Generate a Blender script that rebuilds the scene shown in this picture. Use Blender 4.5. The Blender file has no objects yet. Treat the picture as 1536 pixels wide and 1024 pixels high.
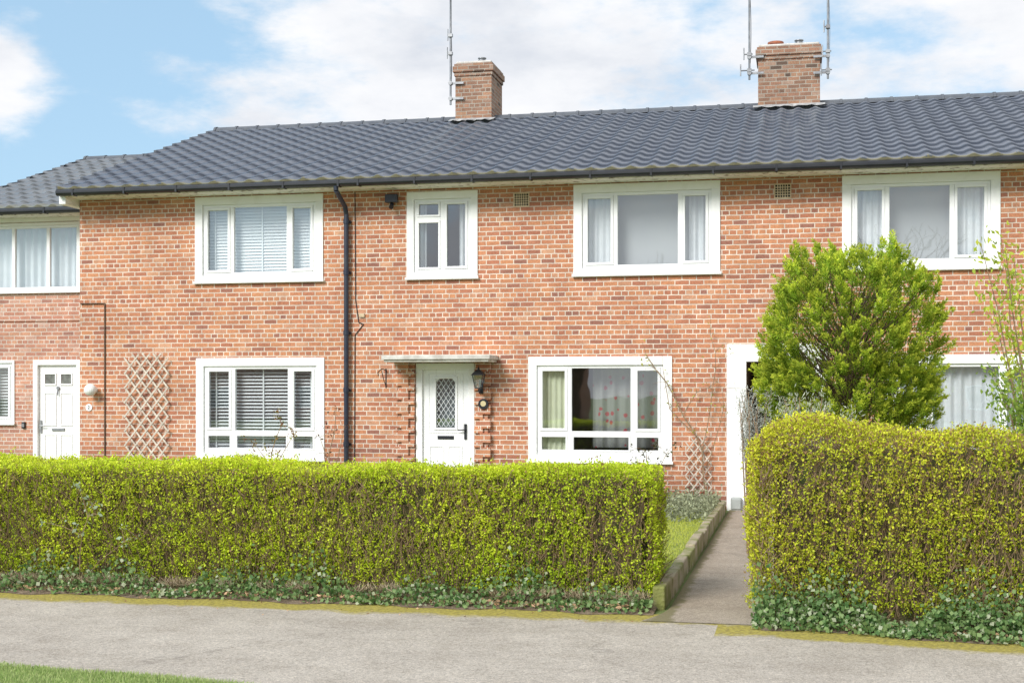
import bpy, math, random
import numpy as np
from mathutils import Vector, Matrix
random.seed(7); rng=np.random.default_rng(7)
S=bpy.context.scene
COL=S.collection
# ------------------------------------------------------------------ helpers
def new_mat(name):
    m=bpy.data.materials.new(name); m.use_nodes=True
    nt=m.node_tree; nt.nodes.clear()
    o=nt.nodes.new('ShaderNodeOutputMaterial'); b=nt.nodes.new('ShaderNodeBsdfPrincipled')
    nt.links.new(b.outputs[0],o.inputs[0]); return m,nt,b,o
def N(nt,t,**kw):
    n=nt.nodes.new(t)
    for k,v in kw.items(): setattr(n,k,v)
    return n
def noise(nt,scale,detail=4,rough=.55,vec=None,coord='Object'):
    n=N(nt,'ShaderNodeTexNoise'); n.inputs['Scale'].default_value=scale; n.inputs['Detail'].default_value=detail; n.inputs['Roughness'].default_value=rough
    if vec is None:
        tc=N(nt,'ShaderNodeTexCoord'); vec=tc.outputs[coord]
    nt.links.new(vec,n.inputs['Vector']); return n
def ramp(nt,fac,stops):
    r=N(nt,'ShaderNodeValToRGB'); e=r.color_ramp.elements
    while len(e)<len(stops): e.new(.5)
    for i,(p,c) in enumerate(stops):
        e[i].position=p; e[i].color=(c[0],c[1],c[2],1) if hasattr(c,'__len__') else (c,c,c,1)
    nt.links.new(fac,r.inputs[0]); return r
def mixc(nt,fac,a,b,mode='MIX'):
    m=N(nt,'ShaderNodeMix',data_type='RGBA',blend_type=mode)
    for s,v in ((m.inputs['Factor'],fac),(m.inputs[6],a),(m.inputs[7],b)):
        if isinstance(v,(int,float)): s.default_value=v
        elif isinstance(v,tuple): s.default_value=(v[0],v[1],v[2],1)
        else: nt.links.new(v,s)
    return m.outputs[2]
def math_n(nt,op,a,b=None,c=None,clamp=False):
    m=N(nt,'ShaderNodeMath',operation=op); m.use_clamp=clamp
    for i,v in enumerate((a,b,c)):
        if v is None: continue
        if isinstance(v,(int,float)): m.inputs[i].default_value=v
        else: nt.links.new(v,m.inputs[i])
    return m.outputs[0]
def maprange(nt,v,a,b_,c,d):
    mp=N(nt,'ShaderNodeMapRange'); mp.inputs['From Min'].default_value=a; mp.inputs['From Max'].default_value=b_; mp.inputs['To Min'].default_value=c; mp.inputs['To Max'].default_value=d
    nt.links.new(v,mp.inputs['Value']); return mp.outputs[0]
def bump(nt,b,h,strength=.3,dist=.01):
    n=N(nt,'ShaderNodeBump'); n.inputs['Strength'].default_value=strength; n.inputs['Distance'].default_value=dist
    nt.links.new(h,n.inputs['Height']); nt.links.new(n.outputs[0],b.inputs['Normal'])
def simple(name,c1,c2=None,scale=6,rough=.6,bs=0,bd=.01,detail=5,lo=.35,hi=.65,metal=0):
    m,nt,b,o=new_mat(name)
    if c2 is None: c2=tuple(x*.8 for x in c1)
    n=noise(nt,scale,detail); r=ramp(nt,n.outputs[0],[(lo,c1),(hi,c2)])
    nt.links.new(r.outputs[0],b.inputs['Base Color']); b.inputs['Roughness'].default_value=rough; b.inputs['Metallic'].default_value=metal
    if bs:
        n2=noise(nt,scale*6,3); bump(nt,b,n2.outputs[0],bs,bd)
    return m
class MB:
    def __init__(s): s.v=[]; s.f=[]
    def quad(s,a,b,c,d):
        i=len(s.v); s.v+=[a,b,c,d]; s.f.append((i,i+1,i+2,i+3))
    def poly(s,pts):
        i=len(s.v); s.v+=list(pts); s.f.append(tuple(range(i,i+len(pts))))
    def box(s,x0,x1,y0,y1,z0,z1):
        i=len(s.v); s.v+=[(x,y,z) for z in (z0,z1) for y in (y0,y1) for x in (x0,x1)]
        for f in ((0,2,3,1),(4,5,7,6),(0,1,5,4),(2,6,7,3),(0,4,6,2),(1,3,7,5)): s.f.append(tuple(i+k for k in f))
    def cyl(s,p0,p1,r0,r1=None,n=8,caps=True):
        if r1 is None: r1=r0
        p0=Vector(p0);p1=Vector(p1);d=(p1-p0)
        if d.length<1e-6: return
        d.normalize(); a=d.orthogonal().normalized(); b=d.cross(a); i=len(s.v)
        for p,r in ((p0,r0),(p1,r1)):
            for k in range(n):
                t=2*math.pi*k/n; s.v.append(tuple(p+(a*math.cos(t)+b*math.sin(t))*r))
        for k in range(n): s.f.append((i+k,i+(k+1)%n,i+n+(k+1)%n,i+n+k))
        if caps: s.f.append(tuple(i+k for k in range(n))[::-1]); s.f.append(tuple(i+n+k for k in range(n)))
    def tube(s,pts,r0,r1=None,n=6):
        if r1 is None: r1=r0
        m=len(pts)-1
        for k in range(m):
            s.cyl(pts[k],pts[k+1],r0+(r1-r0)*k/m,r0+(r1-r0)*(k+1)/m,n)
    def lathe(s,c,prof,n=16):
        for k in range(len(prof)-1):
            (ra,za),(rb,zb)=prof[k],prof[k+1]
            for j in range(n):
                t0=2*math.pi*j/n;t1=2*math.pi*(j+1)/n
                s.quad((c[0]+ra*math.cos(t0),c[1]+ra*math.sin(t0),c[2]+za),(c[0]+ra*math.cos(t1),c[1]+ra*math.sin(t1),c[2]+za),
                       (c[0]+rb*math.cos(t1),c[1]+rb*math.sin(t1),c[2]+zb),(c[0]+rb*math.cos(t0),c[1]+rb*math.sin(t0),c[2]+zb))
    def build(s,name,mat,parent=None,bevel=0,smooth=False):
        me=bpy.data.meshes.new(name); me.from_pydata(s.v,[],s.f); me.update()
        me.materials.append(mat); ob=bpy.data.objects.new(name,me); COL.objects.link(ob)
        if parent: attach(ob,parent)
        if bevel:
            bm=ob.modifiers.new('b','BEVEL'); bm.width=bevel; bm.segments=2; bm.limit_method='ANGLE'
        if smooth:
            for p in me.polygons: p.use_smooth=True
        return ob
def attach(ob,parent):
    ob.parent=parent
    off=parent.location if parent.parent is None else Vector((0,0,0))
    ob.matrix_parent_inverse=Matrix.Translation(-off)
def thing(name,loc,label,category,group=None):
    e=bpy.data.objects.new(name,None); e.location=loc; e.empty_display_size=.2; COL.objects.link(e)
    e["label"]=label; e["category"]=category
    if group: e["group"]=group
    return e
def lab(ob,label,category,group=None):
    ob["label"]=label; ob["category"]=category
    if group: ob["group"]=group
def leafmesh(name,C,D,size,asp,cols,mat,parent=None):
    n=len(C); D=D/np.linalg.norm(D,axis=1,keepdims=True)
    R=rng.normal(size=(n,3)); Sd=np.cross(D,R); Sd/=np.linalg.norm(Sd,axis=1,keepdims=True)+1e-9
    Nn=np.cross(D,Sd); s=np.broadcast_to(np.asarray(size,float).reshape(-1,1),(n,1))
    V=np.empty((n,4,3)); V[:,0]=C-D*s*.5; V[:,2]=C+D*s*.5
    V[:,1]=C+Sd*s*asp*.5+Nn*s*.12; V[:,3]=C-Sd*s*asp*.5+Nn*s*.12
    me=bpy.data.meshes.new(name); me.vertices.add(4*n); me.vertices.foreach_set('co',V.reshape(-1))
    me.loops.add(4*n); me.loops.foreach_set('vertex_index',np.arange(4*n,dtype=np.int32))
    me.polygons.add(n); me.polygons.foreach_set('loop_start',np.arange(n,dtype=np.int32)*4)
    me.update(calc_edges=True)
    ca=me.color_attributes.new('Col','FLOAT_COLOR','POINT')
    cc=np.ones((n,4,4)); cc[:,:,:3]=np.clip(cols,0,1)[:,None,:]; ca.data.foreach_set('color',cc.reshape(-1))
    me.materials.append(mat); ob=bpy.data.objects.new(name,me); COL.objects.link(ob)
    if parent: attach(ob,parent)
    return ob
PH=rng.uniform(0,6.28,(12,)); FR=rng.normal(size=(12,3))
def snoise(P,s):
    v=np.zeros(len(P))
    for i in range(12): v+=np.sin(P@(FR[i]*s)+PH[i])
    return v/4.0
# ------------------------------------------------------------------ materials
def brick_mat(name,c1,c2,mortar,dark,ms=.0080):
    m,nt,b,o=new_mat(name)
    tc=N(nt,'ShaderNodeTexCoord'); sx=N(nt,'ShaderNodeSeparateXYZ'); nt.links.new(tc.outputs['Object'],sx.inputs[0])
    cb=N(nt,'ShaderNodeCombineXYZ'); nt.links.new(math_n(nt,'ADD',sx.outputs[0],sx.outputs[1]),cb.inputs[0]); nt.links.new(sx.outputs[2],cb.inputs[1])
    wob=noise(nt,9,2,.5,cb.outputs[0]); 
    vm=N(nt,'ShaderNodeVectorMath',operation='MULTIPLY_ADD'); nt.links.new(wob.outputs['Color'],vm.inputs[0]); vm.inputs[1].default_value=(.012,.012,0); nt.links.new(cb.outputs[0],vm.inputs[2])
    t=N(nt,'ShaderNodeTexBrick'); t.offset=.5; t.squash=.5; t.squash_frequency=4; t.inputs['Scale'].default_value=1
    t.inputs['Brick Width'].default_value=.215; t.inputs['Row Height'].default_value=.073
    t.inputs['Mortar Size'].default_value=ms; t.inputs['Mortar Smooth'].default_value=.25
    t.inputs['Color1'].default_value=(0,0,0,1); t.inputs['Color2'].default_value=(1,1,1,1); t.inputs['Mortar'].default_value=(0,0,0,1)
    nt.links.new(vm.outputs[0],t.inputs['Vector'])
    rc=ramp(nt,t.outputs['Color'],[(0.0,dark),(.09,c2),(.36,c1),(.6,(c1[0]*1.06,c1[1]*1.12,c1[2]*1.05)),(.82,c2),(1.0,(c1[0]*1.12,c1[1]*1.42,c1[2]*1.6))])
    big=noise(nt,.9,5,.6,cb.outputs[0]); fine=noise(nt,45,3,.6,cb.outputs[0]); mid=noise(nt,7,5,.65,cb.outputs[0])
    c=mixc(nt,.8,rc.outputs[0],ramp(nt,fine.outputs[0],[(.3,(.66,.64,.63)),(.7,(1.28,1.22,1.16))]).outputs[0],'MULTIPLY')
    mn=noise(nt,3,4,.6,cb.outputs[0])
    mc=ramp(nt,mn.outputs[0],[(.35,tuple(x*.76 for x in mortar)),(.6,mortar)])
    c=mixc(nt,math_n(nt,'MULTIPLY',t.outputs['Fac'],.95),c,mc.outputs[0])
    c=mixc(nt,.8,c,ramp(nt,mid.outputs[0],[(.3,(.83,.81,.81)),(.7,(1.15,1.14,1.14))]).outputs[0],'MULTIPLY')
    c=mixc(nt,1.0,c,ramp(nt,big.outputs[0],[(.3,(.80,.78,.77)),(.55,(1,1,1)),(.75,(1.10,1.08,1.06))]).outputs[0],'MULTIPLY')
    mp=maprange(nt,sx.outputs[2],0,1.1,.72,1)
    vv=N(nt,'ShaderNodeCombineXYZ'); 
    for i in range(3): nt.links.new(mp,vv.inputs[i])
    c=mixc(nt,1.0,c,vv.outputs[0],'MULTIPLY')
    nt.links.new(c,b.inputs['Base Color']); b.inputs['Roughness'].default_value=.9
    h=math_n(nt,'ADD',math_n(nt,'MULTIPLY',t.outputs['Fac'],-1.0),math_n(nt,'MULTIPLY',fine.outputs[0],.5))
    bump(nt,b,h,.5,.007); return m
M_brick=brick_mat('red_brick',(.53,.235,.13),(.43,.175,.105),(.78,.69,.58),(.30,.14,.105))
M_brickN=brick_mat('pink_brick',(.56,.29,.205),(.48,.23,.165),(.76,.67,.58),(.38,.2,.16))
M_brickC=brick_mat('sooty_brick',(.36,.20,.135),(.25,.145,.10),(.44,.40,.33),(.12,.085,.065))
M_white=simple('white_upvc',(.90,.90,.90),(.86,.86,.86),3,.35)
M_paint=simple('white_painted_wood',(.87,.87,.86),(.78,.77,.74),5,.6,.2,.003,6,.5,.85)
M_soffit=simple('peeling_cream_paint',(.78,.76,.71),(.25,.20,.16),9,.8,.3,.004,8,.55,.68)
M_black=simple('black_plastic',(.012,.013,.018),(.02,.021,.025),5,.35)
M_navy=simple('dark_blue_pipe_paint',(.015,.022,.045),(.03,.035,.05),5,.4)
M_conc=simple('weathered_concrete',(.68,.66,.62),(.45,.42,.38),6,.9,.4,.006)
M_lead=simple('pale_lead_flashing',(.50,.50,.49),(.26,.26,.26),7,.7,.3,.01)
M_came=simple('grey_lead_came',(.62,.64,.65),(.52,.54,.55),7,.6)
M_ridge=simple('matt_ridge_tile',(.085,.095,.115),(.12,.13,.145),7,.8,.3,.01)
M_metal=simple('galvanised_metal',(.35,.36,.37),(.22,.22,.23),9,.45,metal=.6)
M_terra=simple('terracotta',(.42,.14,.07),(.28,.10,.06),9,.8)
M_wood=simple('bleached_trellis_wood',(.66,.59,.50),(.46,.39,.32),12,.85)
M_bark=simple('brown_bark',(.16,.10,.065),(.07,.045,.03),14,.9,.5,.01)
M_twig=simple('twig_brown',(.34,.23,.135),(.17,.11,.065),20,.85)
M_dark=simple('dark_void',(.02,.019,.017),(.01,.01,.01),5,.95)
M_core=simple('hedge_core_shade',(.15,.105,.055),(.07,.09,.025),14,.95,.8,.05)
M_blind=simple('white_blind_slats',(.90,.91,.92),(.86,.87,.89),3,.5)
M_greyreflect=simple('grey_pane_reflection',(.50,.51,.52),(.46,.47,.49),.8,.8)  # even grey standing in for the pale reflection in the upstairs panes
M_cur1=simple('cream_green_curtain',(.78,.80,.60),(.68,.70,.52),4,.9)
M_cur2=simple('white_net_curtain',(.78,.79,.81),(.70,.72,.74),4,.9)
M_globe=simple('opal_globe',(.85,.85,.83),(.8,.8,.78),3,.25)
M_cream=simple('cream_enamel',(.6,.52,.3),(.5,.42,.22),12,.5)
M_vent=simple('buff_air_brick',(.66,.52,.36),(.52,.40,.26),12,.85)
M_box=simple('grey_utility_box',(.40,.42,.40),(.33,.35,.33),6,.6)
M_room=simple('dim_room_wall',(.34,.33,.32),(.25,.245,.24),.7,.9)
def floral():
    m,nt,b,o=new_mat('floral_drape'); tc=N(nt,'ShaderNodeTexCoord')
    v=N(nt,'ShaderNodeTexVoronoi'); v.inputs['Scale'].default_value=7; nt.links.new(tc.outputs['Object'],v.inputs['Vector'])
    n=noise(nt,18,3); d=math_n(nt,'ADD',v.outputs['Distance'],math_n(nt,'MULTIPLY',n.outputs[0],.2))
    r=ramp(nt,d,[(.30,(.42,.05,.09)),(.37,(.30,.30,.29))]); nt.links.new(r.outputs[0],b.inputs['Base Color']); b.inputs['Roughness'].default_value=.9; return m
M_floral=floral()
def glass():
    m=bpy.data.materials.new('window_glass'); m.use_nodes=True; nt=m.node_tree; nt.nodes.clear()
    o=N(nt,'ShaderNodeOutputMaterial'); mx=N(nt,'ShaderNodeMixShader'); tr=N(nt,'ShaderNodeBsdfTransparent'); gl=N(nt,'ShaderNodeBsdfGlossy')
    tr.inputs[0].default_value=(.90,.93,.93,1); gl.inputs['Roughness'].default_value=.015; gl.inputs[0].default_value=(.92,.95,1,1)
    f=N(nt,'ShaderNodeLayerWeight'); f.inputs['Blend'].default_value=.5
    nt.links.new(math_n(nt,'ADD',math_n(nt,'MULTIPLY',math_n(nt,'POWER',f.outputs['Facing'],3.0),.7),.20,clamp=True),mx.inputs[0])
    n=noise(nt,1.3,2); bp=N(nt,'ShaderNodeBump'); bp.inputs['Strength'].default_value=.08; bp.inputs['Distance'].default_value=.02
    nt.links.new(n.outputs[0],bp.inputs['Height']); nt.links.new(bp.outputs[0],gl.inputs['Normal'])
    nt.links.new(tr.outputs[0],mx.inputs[1]); nt.links.new(gl.outputs[0],mx.inputs[2]); nt.links.new(mx.outputs[0],o.inputs[0]); return m
M_glass=glass()
def roof_mat(name,c1,c2,moss,streak=True):
    m,nt,b,o=new_mat(name)
    tc=N(nt,'ShaderNodeTexCoord'); sx=N(nt,'ShaderNodeSeparateXYZ'); nt.links.new(tc.outputs['Object'],sx.inputs[0])
    n=noise(nt,2.2,6,.6); c=ramp(nt,n.outputs[0],[(.3,c1),(.7,c2)]).outputs[0]
    f=noise(nt,38,4,.7); lich=ramp(nt,f.outputs[0],[(.60,0.0),(.72,1.0)]); 
    c=mixc(nt,math_n(nt,'MULTIPLY',lich.outputs[0],.35),c,(.36,.37,.35))
    if streak:
        mp=N(nt,'ShaderNodeMapping'); mp.inputs['Scale'].default_value=(9,.7,.7); nt.links.new(tc.outputs['Object'],mp.inputs[0]); sn=noise(nt,1,5,.65,mp.outputs[0])
        fac=None
        for (cx,hw) in ((-6.2,.5),(-.2,.7)):
            d=math_n(nt,'ABSOLUTE',math_n(nt,'SUBTRACT',sx.outputs[0],cx)); w_=maprange(nt,d,hw*.7,hw*1.2,1,0)
            fac=w_ if fac is None else math_n(nt,'ADD',fac,w_)
        zf=maprange(nt,sx.outputs[2],5.4,7.0,.1,1); sf=ramp(nt,sn.outputs[0],[(.42,0.0),(.66,1.0)])
        fac=math_n(nt,'MULTIPLY',math_n(nt,'MULTIPLY',fac,zf),math_n(nt,'MULTIPLY',sf.outputs[0],.36))
        c=mixc(nt,fac,c,(.36,.37,.37))
    e=maprange(nt,sx.outputs[2],5.02,5.16,.58,0)
    n3=noise(nt,14,5,.7); mf=math_n(nt,'GREATER_THAN',math_n(nt,'ADD',e,math_n(nt,'MULTIPLY',n3.outputs[0],.7)),.72)
    c=mixc(nt,math_n(nt,'MULTIPLY',mf,.65),c,moss)
    nt.links.new(c,b.inputs['Base Color']); 
    nt.links.new(ramp(nt,n3.outputs[0],[(.3,.24),(.7,.46)]).outputs[0],b.inputs['Roughness']); bump(nt,b,f.outputs[0],.25,.004); return m
M_roof=roof_mat('slate_grey_tiles',(.082,.095,.125),(.118,.132,.162),(.22,.19,.08))
M_roofN=roof_mat('grey_tiles',(.13,.14,.155),(.21,.22,.23),(.20,.19,.12),False)
def leaf_mat(name,trans=.35,rough=.45,spec=.3):
    m,nt,b,o=new_mat(name); a=N(nt,'ShaderNodeAttribute'); a.attribute_name='Col'
    n=noise(nt,60,2); c=mixc(nt,.5,a.outputs[0],ramp(nt,n.outputs[0],[(.3,.8),(.7,1.2)]).outputs[0],'MULTIPLY')
    nt.links.new(c,b.inputs['Base Color']); b.inputs['Roughness'].default_value=rough; b.inputs['Specular IOR Level'].default_value=spec
    t=N(nt,'ShaderNodeBsdfTranslucent'); nt.links.new(c,t.inputs[0]); mx=N(nt,'ShaderNodeMixShader'); mx.inputs[0].default_value=trans
    nt.links.new(b.outputs[0],mx.inputs[1]); nt.links.new(t.outputs[0],mx.inputs[2]); nt.links.new(mx.outputs[0],o.inputs[0]); return m
M_leaf=leaf_mat('leaf',.42,.55); M_dry=leaf_mat('dry_leaf',.1,.8); M_conif=leaf_mat('conifer_leaf',.45,.75,.12)
# ------------------------------------------------------------------ ground
def sheet(name,x0,x1,y0,y1,z,mat):
    m=MB(); m.quad((x0,y0,z),(x1,y0,z),(x1,y1,z),(x0,y1,z)); ob=m.build(name,mat); ob["kind"]="structure"; return ob
m,nt,b,o=new_mat('meadow'); n=noise(nt,.8,8,.65); n2=noise(nt,40,4,.7)
c=mixc(nt,.6,ramp(nt,n.outputs[0],[(.3,(.14,.19,.05)),(.7,(.21,.25,.09))]).outputs[0],ramp(nt,n2.outputs[0],[(.3,.5),(.7,1.4)]).outputs[0],'MULTIPLY')
nt.links.new(c,b.inputs['Base Color']); b.inputs['Roughness'].default_value=.95; bump(nt,b,n2.outputs[0],.6,.03); M_grass=m
sheet('ground',-400,400,-400,400,-.004,M_grass)
def asphalt(name,c1,c2,moss_edge=None,moss_w=.3,side_moss=False):
    m,nt,b,o=new_mat(name); tc=N(nt,'ShaderNodeTexCoord'); sx=N(nt,'ShaderNodeSeparateXYZ'); nt.links.new(tc.outputs['Object'],sx.inputs[0])
    n=noise(nt,1.1,6,.6); g=noise(nt,95,3,.85); g2=noise(nt,30,5,.75); pt=noise(nt,3.2,6,.7)
    c=ramp(nt,n.outputs[0],[(.3,c1),(.7,c2)]).outputs[0]
    c=mixc(nt,1.0,c,ramp(nt,g.outputs[0],[(.32,(.48,.46,.43)),(.5,(1,1,1)),(.70,(1.45,1.42,1.36))]).outputs[0],'MULTIPLY')
    c=mixc(nt,.8,c,ramp(nt,g2.outputs[0],[(.3,.66),(.7,1.28)]).outputs[0],'MULTIPLY')
    c=mixc(nt,.8,c,ramp(nt,pt.outputs[0],[(.3,(.80,.78,.75)),(.55,(1.03,1.03,1.03)),(.75,(1.12,1.12,1.10))]).outputs[0],'MULTIPLY')
    v=N(nt,'ShaderNodeTexVoronoi',feature='DISTANCE_TO_EDGE'); v.inputs['Scale'].default_value=.3
    wv=N(nt,'ShaderNodeVectorMath',operation='MULTIPLY_ADD'); wn=noise(nt,2.5,4,.6); nt.links.new(wn.outputs['Color'],wv.inputs[0]); wv.inputs[1].default_value=(.8,.8,0); nt.links.new(tc.outputs['Object'],wv.inputs[2]); nt.links.new(wv.outputs[0],v.inputs['Vector'])
    c=mixc(nt,ramp(nt,v.outputs[0],[(.0,.4),(.005,0)]).outputs[0],c,(.16,.14,.12))
    if moss_edge is not None:
        yy=math_n(nt,'ADD',sx.outputs[1],math_n(nt,'MULTIPLY',math_n(nt,'MAXIMUM',math_n(nt,'ADD',sx.outputs[0],.6),0),.16))
        yy=math_n(nt,'ADD',yy,math_n(nt,'MULTIPLY',math_n(nt,'GREATER_THAN',sx.outputs[0],-.6),.38))
        d=math_n(nt,'ABSOLUTE',math_n(nt,'SUBTRACT',yy,moss_edge))
        mr=maprange(nt,d,0,moss_w,.46,-.22); mn=noise(nt,2.2,8,.72)
        f=ramp(nt,math_n(nt,'ADD',mr,mn.outputs[0]),[(.52,0.0),(.70,1.0)])
        mc=ramp(nt,g2.outputs[0],[(.3,(.15,.115,.025)),(.6,(.46,.38,.05))])
        c=mixc(nt,math_n(nt,'MULTIPLY',f.outputs[0],.92),c,mc.outputs[0])
    if side_moss:
        d=math_n(nt,'ABSOLUTE',math_n(nt,'SUBTRACT',sx.outputs[0],-1.03)); mr=maprange(nt,d,0,.2,.35,-.3); mn=noise(nt,5,6,.7)
        f=ramp(nt,math_n(nt,'ADD',mr,mn.outputs[0]),[(.52,0.0),(.66,1.0)]); c=mixc(nt,math_n(nt,'MULTIPLY',f.outputs[0],.8),c,(.17,.15,.06))
    nt.links.new(c,b.inputs['Base Color']); b.inputs['Roughness'].default_value=.92; bump(nt,b,g.outputs[0],.8,.008); return m
M_pave=asphalt('worn_asphalt',(.42,.37,.315),(.52,.465,.40),-9.76,.44)
M_path=asphalt('gritty_path',(.345,.285,.225),(.44,.37,.30),side_moss=True)
EDGE=lambda x:-12.64-.15*(min(max(x,-8),6)+3.43)+.03*math.sin(x*3)
mb=MB(); xs=np.linspace(-30,30,121)
for a,c in zip(xs[:-1],xs[1:]):
    mb.quad((a,EDGE(a),.004),(c,EDGE(c),.004),(c,-9.6,.004),(a,-9.6,.004))
ob=mb.build('pavement',M_pave); ob["kind"]="structure"
mb=MB(); ys=list(np.linspace(-9.95,-9.2,8))+[9]
for a,c in zip(ys[:-1],ys[1:]):
    fl=lambda y: .16*max(0,min(1,(-9.2-y)/.75))**2
    mb.quad((-1.02-fl(a),a,.009),(.28+fl(a),a,.009),(.28+fl(c),c,.009),(-1.02-fl(c),c,.009))
ob=mb.build('garden_path',M_path); ob["kind"]="structure"
sheet('road',-60,60,-24,-17.5,.003,asphalt('road_asphalt',(.24,.23,.22),(.30,.29,.28)))
M_soil=simple('dark_soil',(.12,.08,.05),(.27,.20,.135),9,.95,.9,.03)
def soil(name,x0,x1,y0,y1,zt,sh=0,xr=0):
    nx=int((x1-x0)/.08); ny=max(6,int((y1-y0)/.1)); mb=MB()
    for j in range(ny+1):
        for i in range(nx+1):
            x=x0+(x1-x0)*i/nx; y=y0+(y1-y0)*j/ny; y-=sh*(x-xr)*(1-j/ny)
            if j==0: y+=.05*math.sin(x*5)+.03*math.sin(x*13+1)
            h=min(1,(j/3))*zt*(.8+.3*math.sin(x*7+y*9)+.2*math.sin(x*17)); 
            if i in(0,nx): h*=.3
            mb.v.append((x,y,.0065+max(0,h)))
    for j in range(ny):
        for i in range(nx):
            a=j*(nx+1)+i; mb.f.append((a,a+1,a+nx+2,a+nx+1))
    ob=mb.build(name,M_soil,smooth=True); ob["kind"]="structure"
soil('soil',-12,-1.12,-9.66,-8.3,.05); soil('soil',-.28,6,-10.08,-8.3,.05,.17,-.3)
M_lawnsoil=simple('lawn_earth',(.16,.21,.05),(.24,.26,.10),5,.95,.6,.02)
mb=MB(); mb.box(-12,-1.12,-8.3,-.9,-.1,.13); ob=mb.build('lawn_bed',M_lawnsoil); ob["kind"]="structure"
mb=MB(); mb.box(-12,-1.12,-.9,-.0,-.1,.11); ob=mb.build('flower_bed_soil',M_soil); ob["kind"]="structure"
mb=MB(); mb.box(.3,9,-8.3,-.002,-.1,.05); ob=mb.build('lawn_bed',M_lawnsoil); ob["kind"]="structure"
M_edge=simple('mossy_edging',(.42,.35,.25),(.20,.21,.06),4,.95,.9,.02,7,.4,.58)
k=thing('garden_edging',(-1.1,-5,0),'mossy low concrete edging along the garden path','garden edging'); mb=MB()
y=-9.35
while y<-.5:
    L=random.uniform(.5,.9); dx=random.uniform(-.01,.01); mb.box(-1.15+dx,-1.05+dx,y,min(y+L-.003,-.5),-.05,.18+random.uniform(-.014,.014)); y+=L
mb.build('edging_slabs',M_edge,k,.015)
k=thing('garden_edging',(.29,-5,0),'mossy low concrete edging along the garden path','garden edging'); mb=MB()
mb.box(.281,.36,-8.3,-.5,-.05,.1); mb.build('edging_slabs',M_edge,k,.01)
# ------------------------------------------------------------------ walls / windows
def wall(mb,x0,x1,z0,z1,y,holes,depth=.13):
    xs=sorted({x0,x1,*[h[0] for h in holes],*[h[1] for h in holes]}); zs=sorted({z0,z1,*[h[2] for h in holes],*[h[3] for h in holes]})
    for a,b_ in zip(xs[:-1],xs[1:]):
        for c_,d in zip(zs[:-1],zs[1:]):
            cx,cz=(a+b_)/2,(c_+d)/2
            if any(h[0]<cx<h[1] and h[2]<cz<h[3] for h in holes): continue
            mb.quad((a,y,c_),(b_,y,c_),(b_,y,d),(a,y,d))
    for h in holes:
        a,b_,c_,d=h; e=y+depth
        mb.quad((a,y,c_),(a,e,c_),(a,e,d),(a,y,d)); mb.quad((b_,y,c_),(b_,y,d),(b_,e,d),(b_,e,c_))
        mb.quad((a,y,d),(a,e,d),(b_,e,d),(b_,y,d)); mb.quad((a,y,c_),(b_,y,c_),(b_,e,c_),(a,e,c_))
def ring(mb,x0,x1,z0,z1,w,y0,y1,wb=None):
    wb=wb or w
    mb.box(x0,x1,y0,y1,z1-w,z1); mb.box(x0,x1,y0,y1,z0,z0+wb); mb.box(x0,x0+w,y0,y1,z0+wb,z1-w); mb.box(x1-w,x1,y0,y1,z0+wb,z1-w)
def room(parent,x0,x1,z0,z1,y,depth=2.2,mat=None):
    mb=MB(); e=y+depth; a,b_,c_,d=x0-.02,x1+.02,z0-.02,z1+.02
    mb.quad((a,e,c_),(b_,e,c_),(b_,e,d),(a,e,d)); mb.quad((a,y,c_),(a,e,c_),(a,e,d),(a,y,d)); mb.quad((b_,y,c_),(b_,e,c_),(b_,e,d),(b_,y,d))
    mb.quad((a,y,d),(b_,y,d),(b_,e,d),(a,e,d)); mb.quad((a,y,c_),(b_,y,c_),(b_,e,c_),(a,e,c_))
    return mb.build('room_interior',mat or M_room,parent)
def curtain(parent,x0,x1,z0,z1,y,mat,amp=.02,waves=5,name='curtain'):
    mb=MB(); n=int(waves*10)
    pts=[(x0+(x1-x0)*i/n, y+amp*math.sin(2*math.pi*waves*i/n)+amp*.4*math.sin(5.3*waves*i/n)) for i in range(n+1)]
    for p,q in zip(pts[:-1],pts[1:]): mb.quad((p[0],p[1],z0),(q[0],q[1],z0),(q[0],q[1],z1),(p[0],p[1],z1))
    return mb.build(name,mat,parent,smooth=True)
def slats(parent,x0,x1,z0,z1,y,pitch=.05,tilt=.7,w=.05):
    mb=MB(); z=z0+.02
    dz=math.sin(tilt)*w/2; dy=math.cos(tilt)*w/2
    while z<z1:
        mb.quad((x0,y-dy,z-dz),(x1,y-dy,z-dz),(x1,y+dy,z+dz),(x0,y+dy,z+dz)); z+=pitch
    for x in (x0+.15,(x0+x1)/2,x1-.15): mb.box(x-.012,x+.012,y-dy-.004,y-dy-.001,z0,z1)
    return mb.build('blind_or_reflection',M_blind,parent)
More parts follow.
